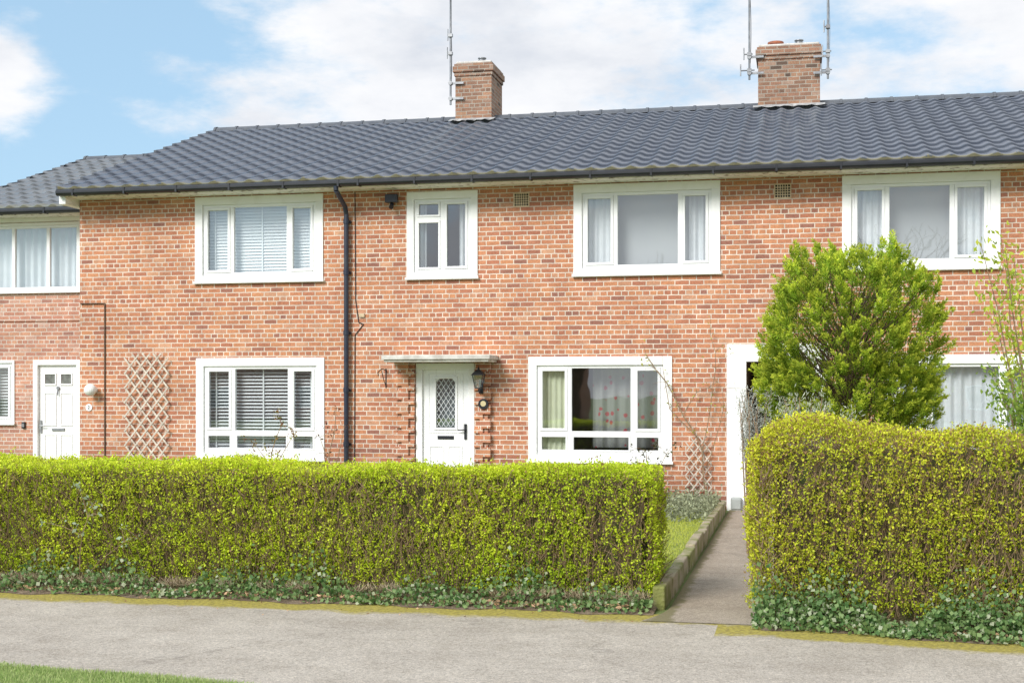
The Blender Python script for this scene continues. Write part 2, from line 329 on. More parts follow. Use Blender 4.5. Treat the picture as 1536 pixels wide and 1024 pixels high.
def window(house,x0,x1,z0,z1,yw,cols,low=None,toplight=False,sashes=(0,2),dress='none',sw=.13,sill=True):
    mb=MB(); ring(mb,x0,x1,z0,z1,sw,yw-.022,yw+.07,wb=sw*.75)
    a,b_,c_,d=x0+sw,x1-sw,z0+sw*.75,z1-sw
    fr=MB(); ring(fr,a+.001,b_-.001,c_+.001,d-.001,.045,yw+.012,yw+.075)
    W=x1-x0; ms=[x0+W*f for f in cols]; 
    for mx in ms: fr.box(mx-.032,mx+.032,yw+.008,yw+.075,c_+.046,d-.046)
    edges=[a+.045]+[v for mx in ms for v in (mx-.032,mx+.032)]+[b_-.045]
    zl=c_+.046
    cells=[(edges[2*i],edges[2*i+1]) for i in range(len(ms)+1)]
    if low:
        for (p,q) in cells: fr.box(p+.0005,q-.0005,yw+.01,yw+.074,c_+low-.03,c_+low+.03)
        zl=c_+low+.03
        for (p,q) in cells: ring(fr,p+.002,q-.002,c_+.048,c_+low-.032,.028,yw+.004,yw+.05)
    for i in sashes:
        if i>=len(cells): continue
        p,q=cells[i]
        if toplight and i==0:
            zt=zl+(d-zl)*.72; fr.box(p,q,yw+.009,yw+.073,zt-.03,zt+.03); ring(fr,p+.002,q-.002,zt+.032,d-.047,.03,yw-.002,yw+.05); ring(fr,p+.002,q-.002,zl+.002,zt-.032,.03,yw-.002,yw+.05)
        else: ring(fr,p+.002,q-.002,zl+.002,d-.047,.04,yw-.004,yw+.05)
    win=mb.build('window',M_paint,house,.004)
    fr.build('frame',M_white,win,.005)
    if sill:
        s=MB(); s.box(x0-.02,x1+.02,yw-.06,yw-.023,z0-.03,z0+.012); s.build('sill',M_paint,win,.006)
    g=MB(); g.quad((a,yw+.04,c_),(b_,yw+.04,c_),(b_,yw+.04,d),(a,yw+.04,d)); g.build('glass',M_glass,win)
    room(win,x0+.01,x1-.01,z0+.01,z1-.01,yw+.14)
    yi=yw+.17
    if dress=='blind_closed': slats(win,a,b_,c_,d,yi,.05,1.1,.056)
    if dress=='blind_open': slats(win,a,b_,c_,d,yi,.055,.62,.052)
    if dress=='grey':
        m2=MB(); m2.quad((ms[0]-.25,yi+.12,c_),(ms[1]+.2,yi+.12,c_),(ms[1]+.2,yi+.12,d),(ms[0]-.25,yi+.12,d)); m2.build('blind_or_reflection',M_greyreflect,win)  # grey panel behind the middle pane gives its reflection as plain colour
        curtain(win,a,ms[0]+.02,c_,d,yi,M_cur2,waves=5); curtain(win,ms[1]+.12,b_,c_,d,yi,M_cur2,waves=3)
    if dress=='nets': 
        curtain(win,a,ms[0]+.0,c_,d,yi,M_cur2,waves=5); curtain(win,ms[-1]+.0,b_,c_,d,yi,M_cur2,waves=5)
        m2=MB(); m2.quad((ms[0],yi+.15,c_),(ms[-1],yi+.15,c_),(ms[-1],yi+.15,d),(ms[0],yi+.15,d)); m2.build('blind_or_reflection',M_greyreflect,win)  # same grey panel, reflection of the centre pane put into its colour
    if dress=='curt':
        curtain(win,a,a+.46,c_,d,yi-.02,M_cur1,waves=5); curtain(win,b_-.10,b_,c_,d,yi,M_cur1,waves=2); curtain(win,ms[0]+.30,b_-.05,c_+.1,d,yi+.22,M_floral,.025,6,'drape')
    if dress=='side': curtain(win,a,a+.16,c_,d,yi,M_cur2,waves=2); curtain(win,b_-.22,b_,c_,d,yi,M_cur2,waves=3)
    if dress=='pale':
        curtain(win,a,b_,c_,d,yi+.03,M_cur2,waves=14)
    return (x0+.012,x1-.012,z0+.012,z1-.012)
YE,ZE,YR,ZR=-.45,5.02,5.49,7.10
def roofmesh(mb,x0,x1,ye,ze,yr,zr,tw=.30,rows=16,seg=10):
    L=math.hypot(yr-ye,zr-ze); uy,uz=(yr-ye)/L,(zr-ze)/L; ny,nz=-uz,uy
    nx=int(round((x1-x0)/tw*seg)); step=L/rows
    hx=[]; 
    for i in range(nx+1):
        t=((i%seg)/seg); 
        hx.append(.044*(.5+.5*math.cos(2*math.pi*t))**1.7)
    def P(i,s,h):
        x=x0+(x1-x0)*i/nx; return (x,ye+uy*s+ny*h,ze+uz*s+nz*h)
    for r in range(rows):
        s0=r*step-(.05 if r==0 else 0.018); s1=(r+1)*step; base=len(mb.v); lift=.042
        for i in range(nx+1):
            jit=.004*math.sin(i//seg*12.9+r*7.1)
            sag=.014*(hx[i]/.04)
            mb.v+=[P(i,s0-sag+jit,hx[i]-.012),P(i,s0-sag+jit,hx[i]+lift-.008),P(i,s0+.02,hx[i]+lift),P(i,s1,hx[i])]
        for i in range(nx):
            a=base+4*i
            for k in range(3): mb.f.append((a+k,a+4+k,a+5+k,a+1+k))
def ridge(mb,x0,x1,y,z,r=.1):
    x=x0; 
    while x<x1-.01:
        e=min(x+.45,x1); n=7
        rr=r+random.uniform(-.003,.003)
        for (a,b_,q) in ((x,x+.05,rr+.012),(x+.05,e,rr)):
            pts=[(math.cos(math.pi*k/n)*q*1.2,math.sin(math.pi*k/n)*q) for k in range(n+1)]
            for p,s in zip(pts[:-1],pts[1:]): mb.quad((a,y+p[0],z+p[1]-.04),(b_,y+p[0],z+p[1]-.04),(b_,y+s[0],z+s[1]-.04),(a,y+s[0],z+s[1]-.04))
            mb.poly([(a,y+p[0],z+p[1]-.04) for p in pts])
        x=e
def eaves(house,x0,x1,yw,zs,ye,left_end=False):
    g=MB(); g.cyl((x0,ye-.055,zs+.045),(x1,ye-.055,zs+.045),.056,n=12)
    x=x0+.3
    while x<x1: g.box(x-.015,x+.015,ye-.115,ye+.03,zs-.015,zs+.09); x+=.9
    g.build('gutter',M_black,house)
    f=MB(); f.box(x0,x1,ye+.02,ye+.045,zs-.01,zs+.1); f.build('fascia',M_soffit,house)
    s=MB(); s.box(x0,x1,ye+.046,yw+.12,zs-.012,zs+.0); s.build('soffit',M_soffit,house)
def house_block(h,x0,x1,windows_,yw,extra_holes,bm,ye,ze,yr,zr,left=False,right=False,zt=4.95):
    holes=[]
    for w in windows_: holes.append(window(h,*w['r'],yw,**{k:v for k,v in w.items() if k!='r'}))
    holes+=extra_holes
    mb=MB(); wall(mb,x0,x1,-.1,zt,yw,holes)
    yb=2*yr-ye-.45
    sl=(zr-ze)/(yr-ye)
    for flag,x in ((left,x0),(right,x1)):
        if flag: mb.poly([(x,yw,-.1),(x,yb,-.1),(x,yb,zt-.02),(x,yr,zt+sl*(yr-yw)-.1),(x,yw,zt-.02)])
    mb.build('wall',bm,h)
    mb=MB(); mb.box(x0+.01,x1-.01,yb-.2,yb,-.1,zt); mb.build('rear_wall',bm,h)
    return holes
TX0=-11.73
def add_roof(h,x0,x1,ye,ze,yr,zr,rows,rm,rr=True):
    mb=MB(); roofmesh(mb,x0,x1,ye,ze,yr,zr,rows=rows)
    yb=2*yr-ye; mb.quad((x0,yr,zr),(x1,yr,zr),(x1,yb,ze),(x0,yb,ze))
    r=mb.build('roof',rm,h)
    m2=MB(); ridge(m2,x0-(.02 if rr else 0),x1,yr,zr+.03); m2.build('ridge_tiles',M_ridge,r)
    return r
def verge(h,x,ye,ze,yr,zr,side=-1):
    mb=MB(); L=(yr-ye,zr-ze)
    for k in range(16):
        t0,t1=k/16,(k+1)/16
        ya,yb=ye-.04+L[0]*t0,ye-.04+L[0]*t1; za,zb=ze+.07+L[1]*t0,ze+.035+L[1]*t1
        x0,x1=x-.05,x+.03
        mb.quad((x0,ya,za),(x1,ya,za),(x1,yb,zb),(x0,yb,zb)); mb.quad((x0,ya,za-.12),(x0,ya,za),(x0,yb,zb),(x0,yb,zb-.12)); mb.quad((x0,ya,za-.12),(x1,ya,za-.12),(x1,ya,za),(x0,ya,za))
    mb.build('verge_trim',M_ridge,h)
WC=(.29,.73)
h1=thing('terraced_house',(-9.3,0,0),'red brick end of terrace house with slate grey roof','house','brick terraced houses')
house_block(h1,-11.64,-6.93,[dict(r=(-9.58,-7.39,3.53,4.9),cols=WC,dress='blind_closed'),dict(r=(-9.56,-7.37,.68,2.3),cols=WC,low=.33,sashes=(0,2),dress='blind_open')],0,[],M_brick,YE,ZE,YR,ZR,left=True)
add_roof(h1,TX0,-6.93,YE,ZE,YR,ZR,16,M_roof); verge(h1,TX0,YE,ZE,YR,ZR); eaves(h1,TX0-.02,-6.93,0,4.93,YE)
b0=MB(); b0.poly([(-11.76,-.43,4.90),(-11.76,.0,4.80),(-11.64,.0,4.80),(-11.64,-.43,4.90)]); b0.box(-11.77,-11.65,-.42,.25,4.80,4.93); b0.build('corner_bracket',M_paint,h1,.01)
dp=MB(); dp.tube([(-7.0,-.505,4.93),(-7.0,-.50,4.86),(-6.98,-.14,4.66),(-6.98,-.08,4.55),(-6.98,-.08,.1)],.038,n=12)
for z in (.9,1.75,2.65,3.6,4.4): dp.cyl((-6.98,-.08,z),(-6.98,-.08,z+.07),.048,n=12); dp.box(-7.04,-6.92,-.05,-.002,z+.01,z+.05)
dp.build('downpipe',M_navy,h1,smooth=False)
h2=thing('terraced_house',(-3.3,0,0),'red brick mid terrace house with white front door and canopy','house','brick terraced houses')
DX0,DX1=-5.86,-4.92
house_block(h2,-6.93,.27,[dict(r=(-6.01,-4.87,3.53,4.87),cols=(.5,),toplight=True,sashes=(0,1),dress='side',sw=.115),
  dict(r=(-3.37,-1.16,3.53,4.9),cols=WC,dress='grey'),dict(r=(-4.07,-1.875,.70,2.29),cols=WC,low=.33,sashes=(0,2),dress='curt')],0,
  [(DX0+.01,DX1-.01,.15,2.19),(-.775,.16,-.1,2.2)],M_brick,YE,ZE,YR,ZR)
add_roof(h2,-6.93,.27,YE,ZE,YR,ZR,16,M_roof,False); eaves(h2,-6.93,.27,0,4.93,YE)
d=MB(); ring(d,DX0,DX1,.12,2.2,.1,-.02,.09,wb=.04)
door=d.build('door_surround',M_paint,h2,.005)
ax,bx=DX0+.101,DX1-.101
dl=MB(); gx0,gx1,gz0,gz1=ax+.215,bx-.215,1.20,1.96
dl.box(ax,gx0,.03,.075,.16,2.1); dl.box(gx1,bx,.03,.075,.16,2.1); dl.box(gx0,gx1,.03,.075,gz1,2.1); dl.box(gx0,gx1,.03,.075,.16,gz0)
ring(dl,gx0-.035,gx1+.035,gz0-.035,gz1+.035,.034,.012,.029)
for (p,q,r,s) in ((ax+.1,(ax+bx)/2-.03,.35,.92),((ax+bx)/2+.03,bx-.1,.35,.92)): ring(dl,p,q,r,s,.022,.016,.0295); dl.box(p+.05,q-.05,.02,.0297,r+.05,s-.05)
ring(dl,ax+.09,bx-.09,1.12,2.04,.012,.02,.0297)
for sgn,xc in ((1,gx0),(-1,gx1)):
    dl.poly([(xc,.028,gz1),(xc,.028,gz1-.05),(xc+sgn*.05,.028,gz1)])
leaf=dl.build('door',M_white,h2,.004)
gm=MB(); gm.quad((gx0,.05,gz0),(gx1,.05,gz0),(gx1,.05,gz1),(gx0,.05,gz1)); gm.build('glass',M_glass,leaf)
ld=MB(); cx=(gx0+gx1)/2
for i in range(-8,16):
    z=gz0+i*.115
    for sgn in (1,-1):
        pts=[]
        for t in np.linspace(0,1,41):
            x=gx0+(gx1-gx0)*t; zz=z+sgn*(t-.5)*.46
            if gz0<zz<gz1: pts.append((x,.044,zz))
        if len(pts)>1: ld.cyl(pts[0],pts[-1],.0052,n=4)
ld.build('leaded_lattice',M_came,leaf)
bk=MB(); bk.quad((gx0-.02,.12,gz0-.02),(gx1+.02,.12,gz0-.02),(gx1+.02,.12,gz1+.02),(gx0-.02,.12,gz1+.02)); bk.build('obscured_backing',simple('frosted_dim',(.20,.24,.27),(.12,.14,.16),9,.6),leaf)
hd=MB(); hd.box(cx-.13,cx+.13,.014,.0295,1.02,1.075); hd.build('letterbox',M_black,leaf,.004)
hd=MB(); hd.box(bx-.07,bx-.03,.005,.0295,1.02,1.26); hd.cyl((bx-.05,.03,1.17),(bx-.05,-.03,1.17),.012); hd.cyl((bx-.05,-.03,1.17),(bx-.16,-.03,1.165),.011); hd.build('handle',M_black,leaf,.003)
st=MB(); st.box(DX0-.15,DX1+.15,-.5,-.003,-.05,.14); st.build('doorstep',M_conc,h2,.015)
cn=MB(); cn.box(-6.24,-4.54,-.60,-.002,2.245,2.31); cn.box(-6.21,-4.57,-.57,-.002,2.21,2.244); cn.build('canopy',M_conc,h2,.008)
for (a_,b_,s_) in ((-6.14,DX0-.012,1),(DX1+.012,-4.70,-1)):
    pr=MB(); pr.box(a_,b_,-.05,-.003,.1,2.205); z=.1; i=0
    while z<2.12:
        if i%2==0:
            if s_>0: pr.box(a_-.05,b_-.09,-.095,-.051,z,z+.146)
            else: pr.box(a_+.09,b_+.05,-.095,-.051,z,z+.146)
        else:
            if s_>0: pr.box(a_+.07,b_-.0,-.09,-.051,z,z+.073)
            else: pr.box(a_,b_-.07,-.09,-.051,z,z+.073)
        z+=.146 if i%2==0 else .073; i+=1
    pr.build('door_pier',M_brick,h2,.003)
ps=MB(); ps.box(-1.065,-.777,-.03,.1,-.02,2.46); ps.box(-.7765,.1625,-.0295,.1,2.2,2.46); ps.box(.163,.40,-.03,.1,-.02,2.46); ps.build('passage_surround',M_paint,h2,.006)
M_pass=simple('passage_shadow_wall',(.34,.27,.21),(.26,.20,.16),3,.9)
room(h2,-.775,.16,-.02,2.2,.131,4,M_pass).name='passage_interior'
def airbrick(h,x,z):
    mb=MB(); ring(mb,x-.125,x+.125,z-.11,z+.11,.018,-.012,.02)
    for i in range(1,6): mb.box(x-.107+i*.0357-.006,x-.107+i*.0357+.006,-.010,-.004,z-.092,z+.092)
    for i in range(1,5): mb.box(x-.107,x+.107,-.0095,-.0045,z-.092+i*.0368-.006,z-.092+i*.0368+.006)
    a=mb.build('air_brick',M_vent,h); m2=MB(); m2.quad((x-.107,-.002,z-.092),(x+.107,-.002,z-.092),(x+.107,-.002,z+.092),(x-.107,-.002,z+.092)); m2.build('vent_void',M_dark,a)
airbrick(h2,-4.18,4.70); airbrick(h2,-.25,4.71)
h3=thing('terraced_house',(4,0,0),'red brick terrace house behind a bushy conifer','house','brick terraced houses')
house_block(h3,.27,7.95,[dict(r=(.60,2.79,3.53,4.9),cols=(.29,.70),dress='nets'),dict(r=(1.2,3.4,.70,2.29),cols=(.29,.73),low=.33,dress='pale'),
  dict(r=(5.0,7.2,3.53,4.9),cols=WC,dress='nets')],0,[],M_brick,YE,ZE,YR,ZR,right=True)
add_roof(h3,.27,8.07,YE,ZE,YR,ZR,16,M_roof,False); eaves(h3,.27,8.07,0,4.93,YE)
h4=thing('neighbour_house',(-13.3,1.62,0),'pinkish brick set back house with white door','house','brick terraced houses')
YW=1.62
house_block(h4,-15.0,-11.64,[dict(r=(-14.6,-12.56,3.56,4.80),cols=(.34,.68),sashes=(),dress='pale',sw=.05),dict(r=(-14.9,-13.87,1.19,2.33),cols=(.5,),sashes=(0,1),dress='blind_open',sw=.05)],YW,[(-13.49,-12.56,.15,2.32)],M_brickN,1.16,4.99,6.16,6.75,left=True,zt=4.94)
mb=MB(); roofmesh(mb,-15.05,-11.69,1.16,4.99,6.16,6.75,tw=.28,rows=12); mb.quad((-15.05,6.16,6.75),(-11.69,6.16,6.75),(-11.69,11.16,4.99),(-15.05,11.16,4.99)); r4=mb.build('roof',M_roofN,h4)
m2=MB(); ridge(m2,-15.07,-11.3,6.16,6.78); m2.build('ridge_tiles',M_ridge,r4); verge(h4,-15.05,1.16,4.99,6.16,6.75); eaves(h4,-15.05,-11.66,YW,4.90,1.16)
bd=MB(); bd.box(-15.0,-11.66,YW-.02,YW-.002,3.03,3.08); bd.build('string_course',M_brickN,h4)
ft=MB(); ft.box(-15.0,-11.66,YW-.03,YW-.003,4.815,4.885); ft.build('frieze_board',M_paint,h4)
d=MB(); ring(d,-13.50,-12.55,.12,2.33,.09,YW-.02,YW+.09,wb=.04); d.build('door_surround',M_white,h4,.005)
d=MB(); p,q=-13.409,-12.641; yy=YW
d.box(p,q,yy+.04,yy+.08,.16,2.24)
for (a_,b_) in ((p+.1,-13.06),(-12.99,q-.1)):
    ring(d,a_,b_,.35,1.0,.02,yy+.026,yy+.0395); ring(d,a_,b_,1.15,1.75,.02,yy+.026,yy+.0395); ring(d,a_,b_,1.88,2.1,.025,yy+.02,yy+.0395)
dd=d.build('door',M_white,h4,.003)
mdg=simple('dim_glass',(.2,.21,.19),(.12,.12,.11),14,.2)
for (a_,b_) in ((p+.125,-13.085),(-12.965,q-.125)):
    g=MB(); g.quad((a_,yy+.036,1.905),(b_,yy+.036,1.905),(b_,yy+.036,2.075),(a_,yy+.036,2.075)); g.build('door_light',mdg,dd)
g=MB(); g.box(-13.15,-12.9,yy+.02,yy+.0392,1.06,1.11); g.build('letterbox',M_metal,dd,.003)
g=MB(); g.box(p+.03,p+.06,yy+.02,yy+.0392,1.02,1.25); g.cyl((p+.045,yy+.04,1.15),(p+.045,yy-.02,1.15),.01); g.cyl((p+.045,yy-.02,1.15),(p+.14,yy-.02,1.15),.01); g.build('handle',M_metal,dd)
g=MB(); g.cyl((-13.025,yy+.04,1.83),(-13.025,yy+.01,1.83),.03,n=12); g.cyl((-13.025,yy+.015,1.80),(-13.025,yy+.005,1.70),.012); g.build('knocker',M_metal,dd)
# ------------------------------------------------------------------ chimneys
def chimney(h,x0,x1,y0,y1,ztop,pots):
    mb=MB(); mb.box(x0,x1,y0,y1,6.4,ztop-.24); mb.box(x0-.02,x1+.02,y0-.02,y1+.02,ztop-.24,ztop-.165); mb.box(x0-.045,x1+.045,y0-.045,y1+.045,ztop-.165,ztop-.05); mb.box(x0-.02,x1+.02,y0-.02,y1+.02,ztop-.05,ztop-.0)
    c=mb.build('chimney',M_brickC,h,.006)
    f=MB(); f.box(x0+.01,x1-.01,y0+.01,y1-.01,ztop+.001,ztop+.05); f.build('mortar_cap',M_conc,c,.02)
    f=MB(); sl=(ZR-ZE)/(YR-YE)
    zf=lambda y: ZE+sl*(y-YE)
    f.box(x0-.012,x1+.012,y0-.014,y1,zf(y0)-.05,zf(y0)+.10)
    n=16
    for i in range(n):
        xa=x0-.09+(x1-x0+.18)*i/n; xb=x0-.09+(x1-x0+.18)*(i+1)/n; k=.05*math.sin(i*2.3)+.03*math.sin(i*5.1); k2=.05*math.sin((i+1)*2.3)+.03*math.sin((i+1)*5.1)
        f.quad((xa,y0-.22+k,zf(y0-.22)+.095),(xb,y0-.22+k2,zf(y0-.22)+.095),(xb,y0,zf(y0)+.10),(xa,y0,zf(y0)+.10))
    f.build('lead_flashing',M_lead,c)
    for (px,kind) in pots:
        p=MB(); cy=(y0+y1)/2
        if kind=='clay':
            p.lathe((px,cy,ztop+.04),[(.0,0),(.14,0),(.13,.1),(.15,.11),(.15,.15),(.11,.15),(.1,.05),(0,.05)],18); p.build('chimney_pot',M_terra,c,smooth=False)
        else:
            p.lathe((px,cy,ztop+.04),[(.0,0),(.08,0),(.08,.06),(.055,.07),(.055,.1),(.085,.105),(.085,.12),(.06,.125),(.06,.15),(.085,.155),(.085,.17),(0,.18)],16); p.build('chimney_pot',M_metal,c)
    return c
chimney(h2,-6.575,-5.85,5.16,6.1,8.15,[(-6.15,'cowl')])
chimney(h2,-.763,.36,5.16,6.1,8.16,[(-.45,'clay'),(-.02,'cowl')])
def aerial(x,y,z0,z1,side,label,arms):
    e=thing('television_aerial',(x,y,z0),label,'television aerial','rooftop aerials')
    mb=MB(); mb.cyl((x,y,z0),(x,y,z1),.02,n=10)
    for (z,w) in arms:
        mb.cyl((x-w,y-.02,z),(x+w*.6,y-.02,z),.012,n=6); mb.cyl((x-w,y-.02,z-.1),(x-w,y-.02,z+.12),.012,n=6); mb.box(x-.04,x+.04,y-.05,y+.03,z-.03,z+.03)
    mb.build('mast',M_metal,e)
    for z in (z0+.12,z0+.42):
        m2=MB(); m2.box(min(x,x+side*.26),max(x,x+side*.26),y-.012,y+.012,z-.02,z+.02); m2.cyl((x,y-.04,z),(x,y+.04,z),.04,n=8)
        m2.build('wall_bracket',M_metal,e)
    m3=MB(); zt=z1-.1; m3.cyl((x-.5,y,zt),(x+.7,y,zt),.012,n=6)
    for k in range(9): m3.cyl((x-.45+k*.13,y-.14,zt),(x-.45+k*.13,y+.14,zt),.005,n=5)
    m3.build('aerial_head',M_metal,e)
    cb=MB(); pts=[(x+.02+.015*math.sin(t*9),y-.03,z0+.3+(z1-z0-.4)*t) for t in np.linspace(0,1,14)]; cb.tube(pts,.005,n=4); cb.build('cable',M_black,e)
aerial(-6.66,5.12,7.35,11.2,1,'tall thin television aerial strapped to brick chimney',[(8.35,.06),(8.7,.05)])
aerial(-.92,5.1,7.55,11.3,1,'tall television aerial mast on side of wide chimney',[(7.72,.16),(8.02,.1)])
aerial(.50,5.1,7.5,11.1,-1,'tall television aerial mast on side of wide chimney',[(7.66,.12),(8.0,.1),(8.45,.07)])
# ------------------------------------------------------------------ wall fittings
def trellis(x0,x1,z0,z1,y,label,px=.155,pz=.2,w=.012):
    e=thing('trellis',((x0+x1)/2,y,z0),label,'trellis'); mb=MB(); H=z1-z0; W=x1-x0; sl=pz/px*1.0
    for sgn in (1,-1):
        k=-int(H/pz)-2
        while k<int(H/pz)+3:
            zc=z0+H/2+k*pz
            xa,xb=-W/2,W/2
            za,zb=zc+sgn*sl*xa,zc+sgn*sl*xb
            def clip(x,z):
                if z<z0: x+=(z0-z)/(sgn*sl); z=z0
                if z>z1: x+=(z1-z)/(sgn*sl); z=z1
                return x,z
            if max(za,zb)>z0+.03 and min(za,zb)<z1-.03:
                (xa,za),(xb,zb)=clip(xa,za),clip(xb,zb)
                if math.hypot(xb-xa,zb-za)>.08:
                    d=Vector((xb-xa,0,zb-za)).normalized(); n_=Vector((-d.z,0,d.x))*w; ext=d*random.uniform(.01,.04)
                    A=Vector(((x0+x1)/2+xa,y-(0.0095 if sgn>0 else 0),za))-ext; B=Vector(((x0+x1)/2+xb,y-(0.0095 if sgn>0 else 0),zb))+ext
                    dy=Vector((0,.0095,0)); i=len(mb.v)
                    mb.v+=[tuple(v) for v in (A+n_,A-n_,B-n_,B+n_,A+n_-dy,A-n_-dy,B-n_-dy,B+n_-dy)]
                    for f in ((0,1,2,3),(7,6,5,4),(0,4,5,1),(1,5,6,2),(2,6,7,3),(3,7,4,0)): mb.f.append(tuple(i+t for t in f))
            k+=1
    mb.build('lattice_slats',M_wood,e); return e
trellis(-10.79,-10.04,.35,2.36,-.05,'weathered diamond wooden trellis fixed to brick wall',.19,.235,.0135)
trellis(-1.66,-1.30,.1,1.08,-.05,'small weathered diamond trellis beside the path',.13,.17,.009)
e=thing('globe_lamp',(-11.37,0,1.79),'round white opal globe lamp on brick wall','wall lamp')
mb=MB(); pr_=[(max(0,.1*math.sin(math.pi*k/12)),-.1*math.cos(math.pi*k/12)) for k in range(13)]; mb.lathe((-11.37,-.14,1.79),pr_,20); mb.build('globe',M_globe,e,smooth=True)
mb=MB(); mb.cyl((-11.37,-.002,1.79),(-11.37,-.05,1.79),.055,n=16); mb.build('base',M_white,e)
def text_mesh(s,size,loc,mat,parent,name='number'):
    cu=bpy.data.curves.new('t','FONT'); cu.body=s; cu.size=size; cu.align_x='CENTER'; cu.align_y='CENTER'; cu.extrude=.002
    to=bpy.data.objects.new('t',cu); COL.objects.link(to); dg=bpy.context.evaluated_depsgraph_get(); me=bpy.data.meshes.new_from_object(to.evaluated_get(dg))
    bpy.data.objects.remove(to); me.transform(Matrix.Translation(loc)@Matrix.Rotation(math.radians(90),4,'X')); me.materials.clear(); me.materials.append(mat)
    ob=bpy.data.objects.new(name,me); COL.objects.link(ob); attach(ob,parent)
e=thing('number_plaque',(-11.47,0,1.5),'small round white house number plaque','sign')
mb=MB(); mb.cyl((-11.47,-.002,1.5),(-11.47,-.015,1.5),.06,n=20); mb.build('disc',M_white,e,.003); text_mesh('2',.08,(-11.47,-.018,1.5),M_black,e)
e=thing('door_plaque',(-4.73,-.1,1.55),'round black house plaque with cream emblem','sign')
mb=MB(); mb.cyl((-4.755,-.097,1.57),(-4.755,-.125,1.57),.08,n=24); mb.build('disc',M_black,e,.004)
mb=MB(); mb.cyl((-4.755,-.1255,1.575),(-4.755,-.129,1.575),.045,n=9); mb.build('emblem',M_cream,e)
lx,ly,lz=-4.79,-.28,1.93
e=thing('wall_lantern',(lx,-.12,lz),'black carriage lantern on brick pier beside door','wall lamp')
mb=MB()
mb.box(lx-.03,lx+.03,-.12,-.097,lz-.2,lz+.0); mb.tube([(lx,-.12,lz-.15),(lx,-.2,lz-.2),(lx,ly,lz-.17),(lx,ly,lz-.12)],.009,n=6)
for sx_ in (-1,1):
    for sy in (-1,1): mb.cyl((lx+sx_*.045,ly+sy*.045,lz-.11),(lx+sx_*.08,ly+sy*.08,lz+.08),.006,n=5)
mb.box(lx-.05,lx+.05,ly-.05,ly+.05,lz-.125,lz-.11)
b_=lz+.08; i=len(mb.v); mb.v+=[(lx-.1,ly-.1,b_),(lx+.1,ly-.1,b_),(lx+.1,ly+.1,b_),(lx-.1,ly+.1,b_),(lx-.03,ly-.03,b_+.08),(lx+.03,ly-.03,b_+.08),(lx+.03,ly+.03,b_+.08),(lx-.03,ly+.03,b_+.08)]
mb.f+=[tuple(i+t for t in f) for f in ((0,1,2,3),(4,5,6,7),(0,1,5,4),(1,2,6,5),(2,3,7,6),(3,0,4,7))]; mb.cyl((lx,ly,b_+.08),(lx,ly,b_+.13),.02,.006); mb.build('lantern_frame',M_black,e)
mb=MB(); mb.v+=[(lx-.042,ly-.042,lz-.11),(lx+.042,ly-.042,lz-.11),(lx+.042,ly+.042,lz-.11),(lx-.042,ly+.042,lz-.11),(lx-.075,ly-.075,lz+.079),(lx+.075,ly-.075,lz+.079),(lx+.075,ly+.075,lz+.079),(lx-.075,ly+.075,lz+.079)]
mb.f+=[(0,1,5,4),(1,2,6,5),(2,3,7,6),(3,0,4,7)]; mb.build('lantern_glass',M_glass,e)
e=thing('hanging_basket_bracket',(-6.35,0,2.05),'black wrought iron hanging basket bracket','bracket'); mb=MB()
mb.box(-6.36,-6.345,-.012,-.002,1.82,2.12); mb.tube([(-6.352,-.01,2.1),(-6.36,-.2,2.11),(-6.38,-.32,2.06),(-6.38,-.31,2.0)],.008); mb.tube([(-6.352,-.01,1.85),(-6.355,-.1,1.93),(-6.36,-.2,2.08)],.007); mb.build('iron_arm',M_black,e)
e=thing('floodlight',(-6.25,0,4.72),'small black security floodlight under the eaves','floodlight'); mb=MB()
mb.box(-6.32,-6.12,-.17,-.09,4.70,4.83); mb.box(-6.24,-6.20,-.09,-.002,4.76,4.79); mb.build('housing',M_black,e,.008)
mb=MB(); mb.cyl((-6.22,-.11,4.68),(-6.22,-.16,4.62),.035,n=12); mb.build('sensor',M_black,e)
e=thing('wall_cable',(-6.8,0,2),'thin black cable running down the brick wall','cable'); mb=MB()
mb.tube([(-6.86,-.012,4.9),(-6.85,-.012,3.2),(-6.80,-.012,2.85),(-6.72,-.012,2.82),(-6.86,-.012,2.65),(-6.87,-.012,.3)],.007); mb.build('cable_run',M_black,e)
mb=MB(); mb.box(-6.79,-6.70,-.03,-.002,2.93,2.99); mb.build('junction_box',M_vent,e,.004)
e=thing('wall_cable',(-11.18,0,2),'thin brown conduit down the brick wall','cable'); mb=MB(); mb.tube([(-11.62,-.015,3.21),(-11.18,-.015,3.21),(-11.18,-.015,.05)],.011); mb.build('cable_run',M_bark,e)
e=thing('utility_box',(-.92,-.1,0),'small grey utility box at foot of white post','utility box'); mb=MB(); mb.box(-1.0,-.84,-.13,-.035,.0,.2); mb.build('housing',M_box,e,.025)
mb=MB(); mb.box(-.985,-.855,-.14,-.131,.03,.17); mb.build('lid',M_box,e,.004)
e=thing('key_safe',(-13.68,1.6,1.1),'small dark key safe beside neighbouring door','key safe'); mb=MB(); mb.box(-13.72,-13.65,1.58,1.618,1.1,1.22); mb.build('housing',M_black,e,.01)
mb=MB(); mb.box(-13.71,-13.66,1.574,1.5795,1.13,1.19); mb.build('keypad',M_metal,e)
